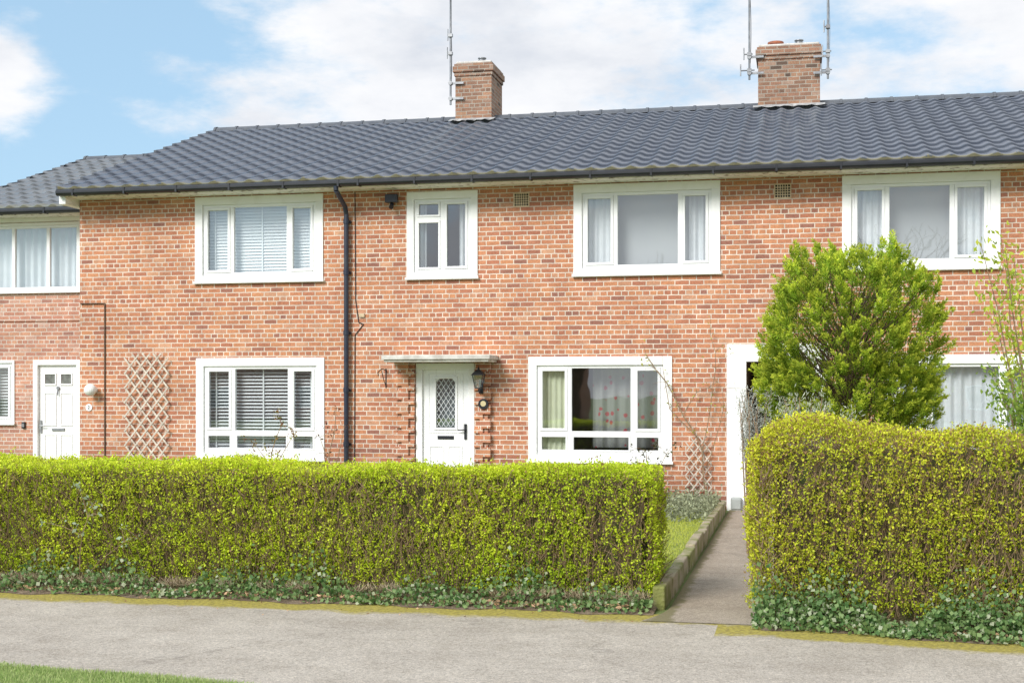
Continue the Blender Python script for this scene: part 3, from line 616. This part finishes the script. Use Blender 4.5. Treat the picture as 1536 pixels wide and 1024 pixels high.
# ------------------------------------------------------------------ hedges
def roundbox(P,lo,hi,r):
    lo=np.array(lo);hi=np.array(hi); q=np.clip(P,lo+r,hi-r); q[:,2]=np.minimum(P[:,2],hi[2]-r)
    d=P-q; L=np.linalg.norm(d,axis=1,keepdims=True)+1e-9
    return q+d/L*np.minimum(L,r), d/L
def hedge(name,label,x0,x1,y0,y1,zt,r,ns,pal,topmix,bulge=.03,undul=0,brown=.05,thin=0,shear=0,slope=0):
    e=thing(name,((x0+x1)/2,(y0+y1)/2,0),label,'hedge','garden hedges')
    SH=lambda x:-shear*(x-x0)
    A=[(x1-x0)*zt,(x1-x0)*(y1-y0),(y1-y0)*zt,(y1-y0)*zt,(x1-x0)*zt*.22]; A=np.array(A); A[1]*=1.1; cnt=(ns*A/A.sum()).astype(int)
    Ps=[]; Ns=[]
    for k,n in enumerate(cnt):
        u,v=rng.random(n),rng.random(n)
        if k==0: P=np.c_[x0+(x1-x0)*u,np.full(n,y0),.12+(zt-.12)*v]; nn=(0,-1,0)
        if k==1: P=np.c_[x0+(x1-x0)*u,y0+(y1-y0)*v,np.full(n,zt)]; nn=(0,0,1)
        if k==2: P=np.c_[np.full(n,x0),y0+(y1-y0)*u,.1+(zt-.1)*v]; nn=(-1,0,0)
        if k==3: P=np.c_[np.full(n,x1),y0+(y1-y0)*u,.1+(zt-.1)*v]; nn=(1,0,0)
        if k==4: P=np.c_[x0+(x1-x0)*u,np.full(n,y1),.12+(zt-.12)*v]; nn=(0,1,0)
        Ps.append(P); Ns.append(np.tile(nn,(n,1)))
    P=np.concatenate(Ps); Nn=np.concatenate(Ns).astype(float)
    P,_=roundbox(P,(x0,y0,0),(x1,y1,zt),r)
    b1=snoise(P,2.5); b2=snoise(P,9)
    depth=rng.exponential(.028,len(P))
    hf=P[:,2]/zt
    und=undul*(np.sin(P[:,0]*2.3+.4)+.6*np.sin(P[:,0]*5.1+1)+.4*np.sin(P[:,0]*11))+slope*np.clip(1-(P[:,0]-x0)/1.6,0,1)
    stray=(rng.random(len(P))<.05)*rng.uniform(0,.06,len(P))
    P=P+Nn*(bulge*b1+.014*b2-depth+stray)[:,None]; P[:,2]+=und*np.clip(hf,0,1)**3
    P[:,1]+=SH(P[:,0])
    midband=np.exp(-((hf-.45)/.28)**2)
    dens=.88-thin*np.clip(hf-.5,0,1)-.14*midband+.26*snoise(P,5)+.30*snoise(P*np.array([1.8,1,.6]),15)
    keep=rng.random(len(P))<np.clip(dens,.16,1); P=P[keep];Nn=Nn[keep];depth=depth[keep];hf=hf[keep]
    k=7; n=len(P)
    C=np.repeat(P,k,0)+rng.normal(size=(n*k,3))*np.array([.014,.014,.018]); Nr=np.repeat(Nn,k,0)
    D=rng.normal(size=(n*k,3))*.8+Nr*.5+np.array([0,0,.6])
    size=rng.uniform(.014,.029,n*k)
    hk=np.repeat(hf,k); dk=np.repeat(depth,k)
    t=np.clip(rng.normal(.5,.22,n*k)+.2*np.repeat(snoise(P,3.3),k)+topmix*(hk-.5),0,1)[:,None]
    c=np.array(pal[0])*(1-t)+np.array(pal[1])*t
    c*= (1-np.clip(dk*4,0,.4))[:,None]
    c*=rng.uniform(.78,1.25,(n*k,1))
    br=rng.random(n*k)<brown*(.5+hk); c[br]=np.array([.42,.27,.12])*rng.uniform(.6,1.2,(br.sum(),1))
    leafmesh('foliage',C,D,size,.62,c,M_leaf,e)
    nt_=int(ns*.26); mb=MB()
    for _ in range(nt_):
        u=random.random(); f=random.random()
        if f<.70: p=Vector((x0+.05+(x1-x0-.1)*u,y0+random.uniform(-.02,.05),random.uniform(.05,zt-.12))); n_=Vector((0,-.15,0))
        elif f<.86: p=Vector((x0+.05+(x1-x0-.1)*u,random.uniform(y0+.05,y1-.05),zt-.1)); n_=Vector((0,0,.4))
        elif f<.93: p=Vector((x0+random.uniform(0.02,.07),random.uniform(y0+.05,y1-.05),random.uniform(.05,zt-.12))); n_=Vector((-.25,0,0))
        else: p=Vector((x1-random.uniform(0.02,.07),random.uniform(y0+.05,y1-.05),random.uniform(.05,zt-.12))); n_=Vector((.25,0,0))
        if p.z>zt-r-.05 and f<.70: p.y+=r*.5
        p.y+=SH(p.x)
        d=(Vector((random.gauss(0,.35),random.gauss(0,.3),random.uniform(.4,1.2)))+n_).normalized()
        L=random.uniform(.07,.2); L=min(L,(zt+.0-p.z)/max(d.z,.2)); 
        mb.cyl(p,p+d*L,.0032,.0014,3,False)
    mb.build('twigs',M_twig,e)
    mb=MB(); ins=.085; nx=int((x1-x0)/.1)
    sec=[(y0+ins,0),(y0+ins,zt-ins-r*.5-undul),(y0+ins+r*.6,zt-ins-undul),(y1-ins-r*.6,zt-ins-undul),(y1-ins,zt-ins-r*.5-undul),(y1-ins,0)]
    X0,X1=x0+ins+r*.3,x1-ins-r*.3
    for i in range(nx+1):
        X=X0+(X1-X0)*i/nx
        for (yy_,zz) in sec: mb.v.append((X,yy_+SH(X)+random.uniform(-.025,.025),zz+(random.uniform(-.03,.02) if zz else 0)))
    m_=len(sec)
    for i in range(nx):
        for j in range(m_-1): a=i*m_+j; mb.f.append((a,a+1,a+m_+1,a+m_))
    mb.f.append(tuple(range(m_))); mb.f.append(tuple(nx*m_+j for j in range(m_)))
    mb.build('branch_core',M_core,e); return e
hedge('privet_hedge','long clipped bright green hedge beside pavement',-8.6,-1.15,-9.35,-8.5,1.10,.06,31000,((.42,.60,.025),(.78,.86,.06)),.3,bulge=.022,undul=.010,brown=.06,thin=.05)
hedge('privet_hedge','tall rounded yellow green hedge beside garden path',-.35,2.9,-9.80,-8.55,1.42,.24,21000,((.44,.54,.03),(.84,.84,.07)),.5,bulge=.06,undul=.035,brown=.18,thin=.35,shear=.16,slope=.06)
def ivy(label,x0,x1,y0,n,hmax,shear=0):
    X=rng.uniform(x0,x1,n); hh=hmax*(.55+.45*np.sin(X*2.1)*np.sin(X*5.3+1)); Z=.02+np.abs(rng.normal(0,.45,n))*hh
    Y=y0-.03-.16*np.exp(-Z*5)*rng.random(n)*2-.03*rng.random(n)-shear*(X-x0)
    C=np.c_[X,Y,Z]; D=np.c_[rng.normal(0,.6,n),-.4+rng.normal(0,.4,n),rng.normal(-.1,.6,n)]
    t=rng.random((n,1)); c=np.array([.09,.20,.06])*(1-t)+np.array([.32,.44,.17])*t
    pale=rng.random(n)<.12; c[pale]=np.array([.52,.56,.38])
    ob=leafmesh('ivy',C,D,rng.uniform(.02,.046,n),.95,c,M_leaf); ob["kind"]="stuff"; lab(ob,label,'ivy')
ivy('dark green ivy creeping along the hedge foot',-8.6,-1.15,-9.36,6500,.36)
ivy('dense ivy climbing the base of the tall hedge',-.35,2.9,-9.82,8000,.52,.16)
n=1300; X=np.r_[rng.uniform(-8.6,-1.2,950),rng.uniform(-.3,2.6,350)]; Y=-9.62+np.abs(rng.normal(0,.1,n)); Y[950:]-=.42+.16*(X[950:]+.3); Y[:90]=rng.uniform(-10.3,-9.6,90)
C=np.c_[X,Y,np.full(n,.035)+rng.random(n)*.03]; C[:90,2]=.014; D=np.c_[rng.normal(size=n),rng.normal(size=n),rng.normal(0,.25,n)]
c=np.array([.45,.29,.17])*rng.uniform(.5,1.5,(n,1)); sz=rng.uniform(.02,.055,n); sz[:90]=rng.uniform(.012,.03,90)
ob=leafmesh('fallen_leaves',C,D,sz,.6,c,M_dry); ob["kind"]="stuff"; lab(ob,'dry brown fallen leaves scattered at hedge base','fallen leaves')
n=3500; cx_=rng.uniform(-8.5,-1.2,40); sel=rng.integers(0,40,n); base=np.c_[cx_[sel]+rng.normal(0,.05,n),-9.45+rng.normal(0,.02,n),np.full(n,.08)]
D=np.c_[rng.normal(0,.5,n),rng.normal(-.3,.3,n),np.abs(rng.normal(.6,.3,n))+.1]; c=np.array([.58,.47,.32])*rng.uniform(.5,1.2,(n,1))
ob=leafmesh('dead_grass',base+D/np.linalg.norm(D,axis=1,keepdims=True)*.05,D,rng.uniform(.06,.13,n),.05,c,M_dry); ob["kind"]="stuff"; lab(ob,'straw coloured dead grass tufts under hedge','grass')
def blades(name,label,n,fx,smin,smax,c1,c2):
    B=fx(n); D=np.c_[rng.normal(0,.45,n),rng.normal(0,.45,n),np.ones(n)]; s=rng.uniform(smin,smax,n); t=rng.random((n,1))
    C=B+D/np.linalg.norm(D,axis=1,keepdims=True)*s[:,None]*.45
    ob=leafmesh(name,C,D,s,.14,np.array(c1)*(1-t)+np.array(c2)*t,M_leaf); ob["kind"]="stuff"; lab(ob,label,'grass')
def f1(n):
    X=rng.uniform(-6.5,-2.2,n); e=-12.64-.15*(X+3.43)+.03*np.sin(X*3); return np.c_[X,e+.04*rng.random(n)-rng.random(n)**1.2*.9,np.zeros(n)]
blades('grass_verge','short green grass verge beside the pavement',42000,f1,.015,.042,(.26,.40,.10),(.58,.64,.28))
blades('lawn','short front lawn behind the hedge and edging',30000,lambda n:np.c_[rng.uniform(-2.6,-1.16,n),rng.uniform(-8.4,-1.0,n),np.full(n,.13)],.02,.05,(.42,.50,.07),(.72,.74,.16))
n=3500
ob=leafmesh('ground_cover_plants',np.c_[rng.uniform(-1.9,-1.12,n),-3.6+3.3*rng.random(n)**.8,.15+np.abs(rng.normal(0,.09,n))],rng.normal(size=(n,3))+np.array([0,0,.6]),rng.uniform(.03,.07,n),.5,np.array([.28,.30,.19])*rng.uniform(.5,2,(n,1)),M_leaf); ob["kind"]="stuff"; lab(ob,'low grey green ground cover by the trellis','plants')
# ------------------------------------------------------------------ conifer
def conifer(x,y):
    e=thing('conifer_tree',(x,y,0),'bushy bright green conifer in front garden','tree')
    mb=MB(); pts=[(x,y,0),(x+.03,y,.5),(x-.02,y+.03,1.2),(x+.02,y,2.0),(x,y,2.6)]; mb.tube(pts,.1,.03,8)
    Cs=[];Ds=[];Cl=[];Sz=[]
    def spray(base,tip,n,shade,wid):
        base=np.array(base);tip=np.array(tip); ax_=tip-base; L=np.linalg.norm(ax_); u=ax_/L
        t=rng.random(n)**.8; rad=wid*(1-t*.8)
        off=rng.normal(size=(n,3)); off-= (off@u)[:,None]*u; off/=np.linalg.norm(off,axis=1,keepdims=True)+1e-6
        P=base+ax_*t[:,None]+off*(rad*rng.random(n)**.6)[:,None]
        D=u[None]*1.0+off*.75+rng.normal(size=(n,3))*.15
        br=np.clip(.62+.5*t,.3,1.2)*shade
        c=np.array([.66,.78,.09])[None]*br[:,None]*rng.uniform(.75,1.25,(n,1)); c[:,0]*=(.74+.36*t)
        Cs.append(P);Ds.append(D);Cl.append(c);Sz.append(rng.uniform(.024,.052,n))
    for k in range(820):
        a=random.uniform(0,2*math.pi); s=random.uniform(-.9,1.0); ph=math.asin(s)
        lob=1+.08*math.sin(3*a+1.2)*math.cos(ph*2)+.07*math.sin(5*a+ph*4)+random.uniform(-.14,.03)
        rr=1.0*lob*(math.cos(ph)**(.72 if s>0 else .3))
        tip=Vector((x+.06*max(0,s)+rr*math.cos(a),y+rr*math.sin(a),2.12+(1.30 if s>0 else .85)*lob*s))
        dv=Vector((math.cos(a)*math.cos(ph)*.8,math.sin(a)*math.cos(ph)*.8,.65+max(0,s)*.7)).normalized()
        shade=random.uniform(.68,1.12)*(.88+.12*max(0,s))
        b0_=tip-dv*random.uniform(.15,.24)
        spray(b0_,tip,64,shade,.085)
        for j in range(random.choice((2,3,4))):
            q=b0_.lerp(tip,random.uniform(.1,.7)); d2=(dv+Vector((random.gauss(0,.4),random.gauss(0,.4),random.gauss(.05,.25)))).normalized()
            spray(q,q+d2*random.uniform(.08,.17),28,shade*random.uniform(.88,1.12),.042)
        if k%5==0: 
            org=Vector((x,y,max(.6,tip.z-.9))); mb.tube([org,org.lerp(tip,.5)+Vector((0,0,-.05)),org.lerp(tip,.85)],.018,.004,5)
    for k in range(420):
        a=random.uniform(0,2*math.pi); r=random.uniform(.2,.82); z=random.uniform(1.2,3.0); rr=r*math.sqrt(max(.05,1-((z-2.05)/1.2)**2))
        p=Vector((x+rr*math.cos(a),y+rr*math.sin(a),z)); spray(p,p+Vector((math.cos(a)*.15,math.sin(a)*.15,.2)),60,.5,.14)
    mb.build('trunk',M_bark,e)
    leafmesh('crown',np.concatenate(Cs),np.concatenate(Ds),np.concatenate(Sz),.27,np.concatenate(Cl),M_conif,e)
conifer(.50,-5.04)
def spray_shrub(name,label,x,y,z0,h,rad,n,c1,c2,size,asp,stems=14,flat=.35):
    e=thing(name,(x,y,0),label,'shrub'); mb=MB(); Cs=[];Ds=[];
    for k in range(stems):
        a=random.uniform(0,6.28); r=rad*random.uniform(.3,1); p0=Vector((x+.05*math.cos(a),y+.05*math.sin(a),.0)); 
        p2=Vector((x+r*math.cos(a),y+r*math.sin(a),z0+(h-z0)*random.uniform(.65,1))); p1=p0.lerp(p2,.55)+Vector((0,0,.12)); 
        p1b=p1.lerp(p2,.5)+Vector((random.gauss(0,.04),random.gauss(0,.04),.03))
        mb.tube([p0,p1,p1b,p2],.01,.003,5); m_=n//stems; t=rng.random(m_)
        P=np.array(p1)[None]+np.array(p2-p1)[None]*t[:,None]*1.05+rng.normal(size=(m_,3))*rad*.10
        D=np.array((p2-p1).normalized())[None]+rng.normal(size=(m_,3))*flat*2; Cs.append(P);Ds.append(D)
    mb.build('stems',M_twig,e); C=np.concatenate(Cs); t=rng.random((len(C),1))
    leafmesh('foliage',C,np.concatenate(Ds),rng.uniform(size*.6,size*1.3,len(C)),asp,np.array(c1)*(1-t)+np.array(c2)*t,M_leaf,e)
spray_shrub('lavender_shrub','silvery grey green feathery shrub beside the path',.10,-7.9,.6,1.70,.42,5500,(.40,.44,.33),(.70,.72,.58),.04,.2,32)
spray_shrub('rosemary_shrub','wispy grey shrub leaning against the passage post',-.50,-5.5,.85,1.80,.22,2600,(.44,.46,.42),(.74,.75,.70),.045,.16,18)
spray_shrub('flowering_shrub','tall leggy shrub with yellow green young leaves',2.36,-6.6,1.0,3.25,.75,2000,(.34,.46,.05),(.68,.72,.09),.06,.5,18)
spray_shrub('green_shrub','dark green bush with small yellow flowers',2.25,-7.4,.8,1.95,.6,5500,(.16,.28,.05),(.45,.58,.10),.045,.55,28)
def rose(label,pts_list,nleaf,cols,loc):
    e=thing('climbing_rose',loc,label,'climbing plant'); mb=MB(); L=[]
    for pts,r in pts_list:
        P=[Vector(p) for p in pts]; Q=[P[0]]
        for a,b_ in zip(P[:-1],P[1:]):
            Q.append(a.lerp(b_,.5)+Vector((random.gauss(0,.02),random.gauss(0,.015),random.gauss(0,.02)))); Q.append(b_)
        mb.tube(Q,r,r*.5,5); L+=Q[2:]
        for q in Q[2:]:
            for _ in range(2):
                t=q+Vector((random.gauss(0,.13),-abs(random.gauss(0,.05)),random.gauss(.06,.1))); mb.tube([q,q.lerp(t,.5)+Vector((0,0,.02)),t],.004,.002,4); L.append(t)
    mb.build('stems',M_twig,e); n=nleaf; idx=rng.integers(0,len(L),n); C=np.array([tuple(L[i]) for i in idx])+rng.normal(size=(n,3))*.03; t=rng.random((n,1))
    leafmesh('leaves',C,rng.normal(size=(n,3)),rng.uniform(.025,.06,n),.6,np.array(cols[0])*(1-t)+np.array(cols[1])*t,M_leaf,e)
rose('bare climbing rose stems spreading up the brick wall',[([(-1.35,-.12,.1),(-1.42,-.1,.9),(-1.7,-.1,1.4),(-1.95,-.1,1.9),(-2.25,-.1,2.3)],.013),([(-1.42,-.1,.9),(-1.3,-.1,1.5),(-1.22,-.1,2.1),(-1.3,-.1,2.6)],.007),([(-1.5,-.1,1.1),(-1.9,-.1,1.5),(-2.0,-.1,2.1)],.008),([(-1.35,-.1,.6),(-1.15,-.12,1.3),(-1.12,-.1,1.8)],.007),([(-1.7,-.1,1.4),(-1.5,-.1,1.75),(-1.2,-.1,1.9)],.006)],90,((.3,.36,.06),(.6,.58,.11)),(-1.35,-.12,0))
rose('rose bush with reddish young leaves under window',[([(-8.0,-.6,.1),(-8.02,-.6,.8),(-7.85,-.6,1.25)],.01),([(-8.0,-.6,.5),(-8.3,-.6,.95)],.008),([(-8.0,-.6,.5),(-7.65,-.6,1.1)],.008)],170,((.34,.10,.07),(.28,.34,.08)),(-8,-.6,0))
rose('rose stems beside the dark blue downpipe',[([(-7.1,-.4,.1),(-7.15,-.4,.8),(-7.05,-.35,1.5)],.01),([(-7.1,-.4,.4),(-7.3,-.4,1.05)],.008),([(-7.1,-.4,.4),(-6.9,-.4,1.2)],.008)],60,((.2,.06,.04),(.14,.1,.05)),(-7.1,-.4,0))
rose('dark leaved rose bush beneath the front window',[([(-2.1,-.6,.1),(-2.15,-.6,.6),(-2.2,-.6,.9)],.01),([(-2.1,-.6,.3),(-1.9,-.6,.85)],.008)],120,((.07,.04,.03),(.1,.12,.04)),(-2.1,-.6,0))
rose('sparse wild stems poking through the hedge',[([(-6.15,-9.45,.05),(-6.1,-9.5,.5),(-6.0,-9.5,.75)],.005),([(-6.15,-9.45,.05),(-5.7,-9.5,.45)],.004)],60,((.4,.52,.34),(.55,.62,.45)),(-6.15,-9.45,0))
def bare_tree(x,y,h,seed):
    r=random.Random(seed); e=thing('bare_tree',(x,y,0),'leafless street tree across the road','tree','bare street trees'); mb=MB(); tw=MB()
    def grow(p,d,L,rad,lv):
        q=p+d*L; (mb if lv<2 else tw).cyl(p,q,rad,rad*.7,6 if lv<3 else 3,False)
        if lv>=6: return
        for _ in range(3 if lv<4 else 2):
            nd=(d+Vector((r.gauss(0,.45),r.gauss(0,.45),r.gauss(.12,.25)))).normalized(); grow(q,nd,L*r.uniform(.68,.85),rad*.62,lv+1)
    grow(Vector((x,y,0)),Vector((0,0,1)),h*.25,h*.025,0); mb.build('trunk',M_bark,e); tw.build('crown',M_bark,e)
bare_tree(3,-48,11,1); bare_tree(-12,-52,12,2); bare_tree(10,-44,10,3); bare_tree(20,-55,12,4)
def opp(x,y,w):
    e=thing('opposite_house',(x,y,0),'pale brick house across the road','house','houses across the road'); mb=MB(); mb.box(x-w/2,x+w/2,y-7,y,-.1,5); mb.build('wall',M_brickN,e)
    mb=MB(); a,b_=x-w/2-.3,x+w/2+.3; mb.quad((a,y+.4,4.95),(b_,y+.4,4.95),(b_,y-3.5,7.3),(a,y-3.5,7.3)); mb.quad((a,y-7.4,4.95),(b_,y-7.4,4.95),(b_,y-3.5,7.3),(a,y-3.5,7.3)); mb.build('roof',M_ridge,e)
    for wx in (-w*.3,w*.25):
        for wz in (.9,3.5):
            mb=MB(); ring(mb,x+wx-.9,x+wx+.9,wz,wz+1.25,.1,y+.002,y+.05); mb.box(x+wx-.04,x+wx+.04,y+.003,y+.05,wz+.1,wz+1.15); wn=mb.build('window',M_white,e)
            mb=MB(); mb.quad((x+wx-.8,y+.02,wz+.1),(x+wx+.8,y+.02,wz+.1),(x+wx+.8,y+.02,wz+1.15),(x+wx-.8,y+.02,wz+1.15)); mb.build('glass',mdg,wn)
for xx in (-34,-20,-2,14): opp(xx,-62,12)
# ------------------------------------------------------------------ camera, light, sky
cam=bpy.data.cameras.new('camera'); co=bpy.data.objects.new('camera',cam); COL.objects.link(co); S.camera=co
co.location=(0,-20.04,1.73); co.rotation_euler=(math.radians(90),0,math.radians(12.19)); cam.sensor_width=36; cam.lens=36*2000/1536; cam.shift_y=78/1536; cam.clip_end=2000
sun=bpy.data.lights.new('sun','SUN'); so=bpy.data.objects.new('sun',sun); COL.objects.link(so); sun.energy=4.0; sun.angle=math.radians(24); sun.color=(1,.97,.93)
so.rotation_euler=(math.radians(54),0,math.radians(-26)); so.location=(-5,-20,20)
w=bpy.data.worlds.new('World'); S.world=w; w.use_nodes=True; nt=w.node_tree; nt.nodes.clear()
o=N(nt,'ShaderNodeOutputWorld'); mx=N(nt,'ShaderNodeMixShader'); b1=N(nt,'ShaderNodeBackground'); b2=N(nt,'ShaderNodeBackground')
sk=N(nt,'ShaderNodeTexSky',sky_type='NISHITA'); sk.sun_disc=False; sk.sun_elevation=math.radians(36); sk.sun_rotation=math.radians(206); sk.air_density=1.0; sk.dust_density=.7; sk.ozone_density=2
nt.links.new(mixc(nt,.62,sk.outputs[0],(3.4,5.2,6.7)),b1.inputs[0]); b1.inputs[1].default_value=.15
tc=N(nt,'ShaderNodeTexCoord'); sx=N(nt,'ShaderNodeSeparateXYZ'); nt.links.new(tc.outputs['Generated'],sx.inputs[0])
mpn=N(nt,'ShaderNodeMapping'); mpn.inputs['Scale'].default_value=(1,1,2.4); mpn.inputs['Location'].default_value=(.3,.1,.55); nt.links.new(tc.outputs['Generated'],mpn.inputs[0])
cn1=noise(nt,4.2,9,.6,mpn.outputs[0]); cn2=noise(nt,6,7,.6,mpn.outputs[0])
mr=maprange(nt,sx.outputs[0],-.42,-.25,-.16,.09)
vs=N(nt,'ShaderNodeVectorMath',operation='DISTANCE'); nt.links.new(tc.outputs['Generated'],vs.inputs[0]); vs.inputs[1].default_value=(-.545,.81,.215)
pf=maprange(nt,vs.outputs['Value'],0,.065,.30,0)
tot=math_n(nt,'ADD',math_n(nt,'ADD',cn1.outputs[0],mr),pf)
cf=ramp(nt,tot,[(.43,0.0),(.60,1.0)]); cf.color_ramp.interpolation='EASE'
cs=ramp(nt,cn2.outputs[0],[(.32,(.97,.97,.98)),(.50,(.86,.875,.91)),(.68,(.69,.725,.79))])
nt.links.new(cs.outputs[0],b2.inputs[0]); b2.inputs[1].default_value=1.08
nt.links.new(cf.outputs[0],mx.inputs[0]); nt.links.new(b1.outputs[0],mx.inputs[1]); nt.links.new(b2.outputs[0],mx.inputs[2]); nt.links.new(mx.outputs[0],o.inputs[0])
S.view_settings.view_transform='Standard'; S.view_settings.look='None'; S.view_settings.exposure=0
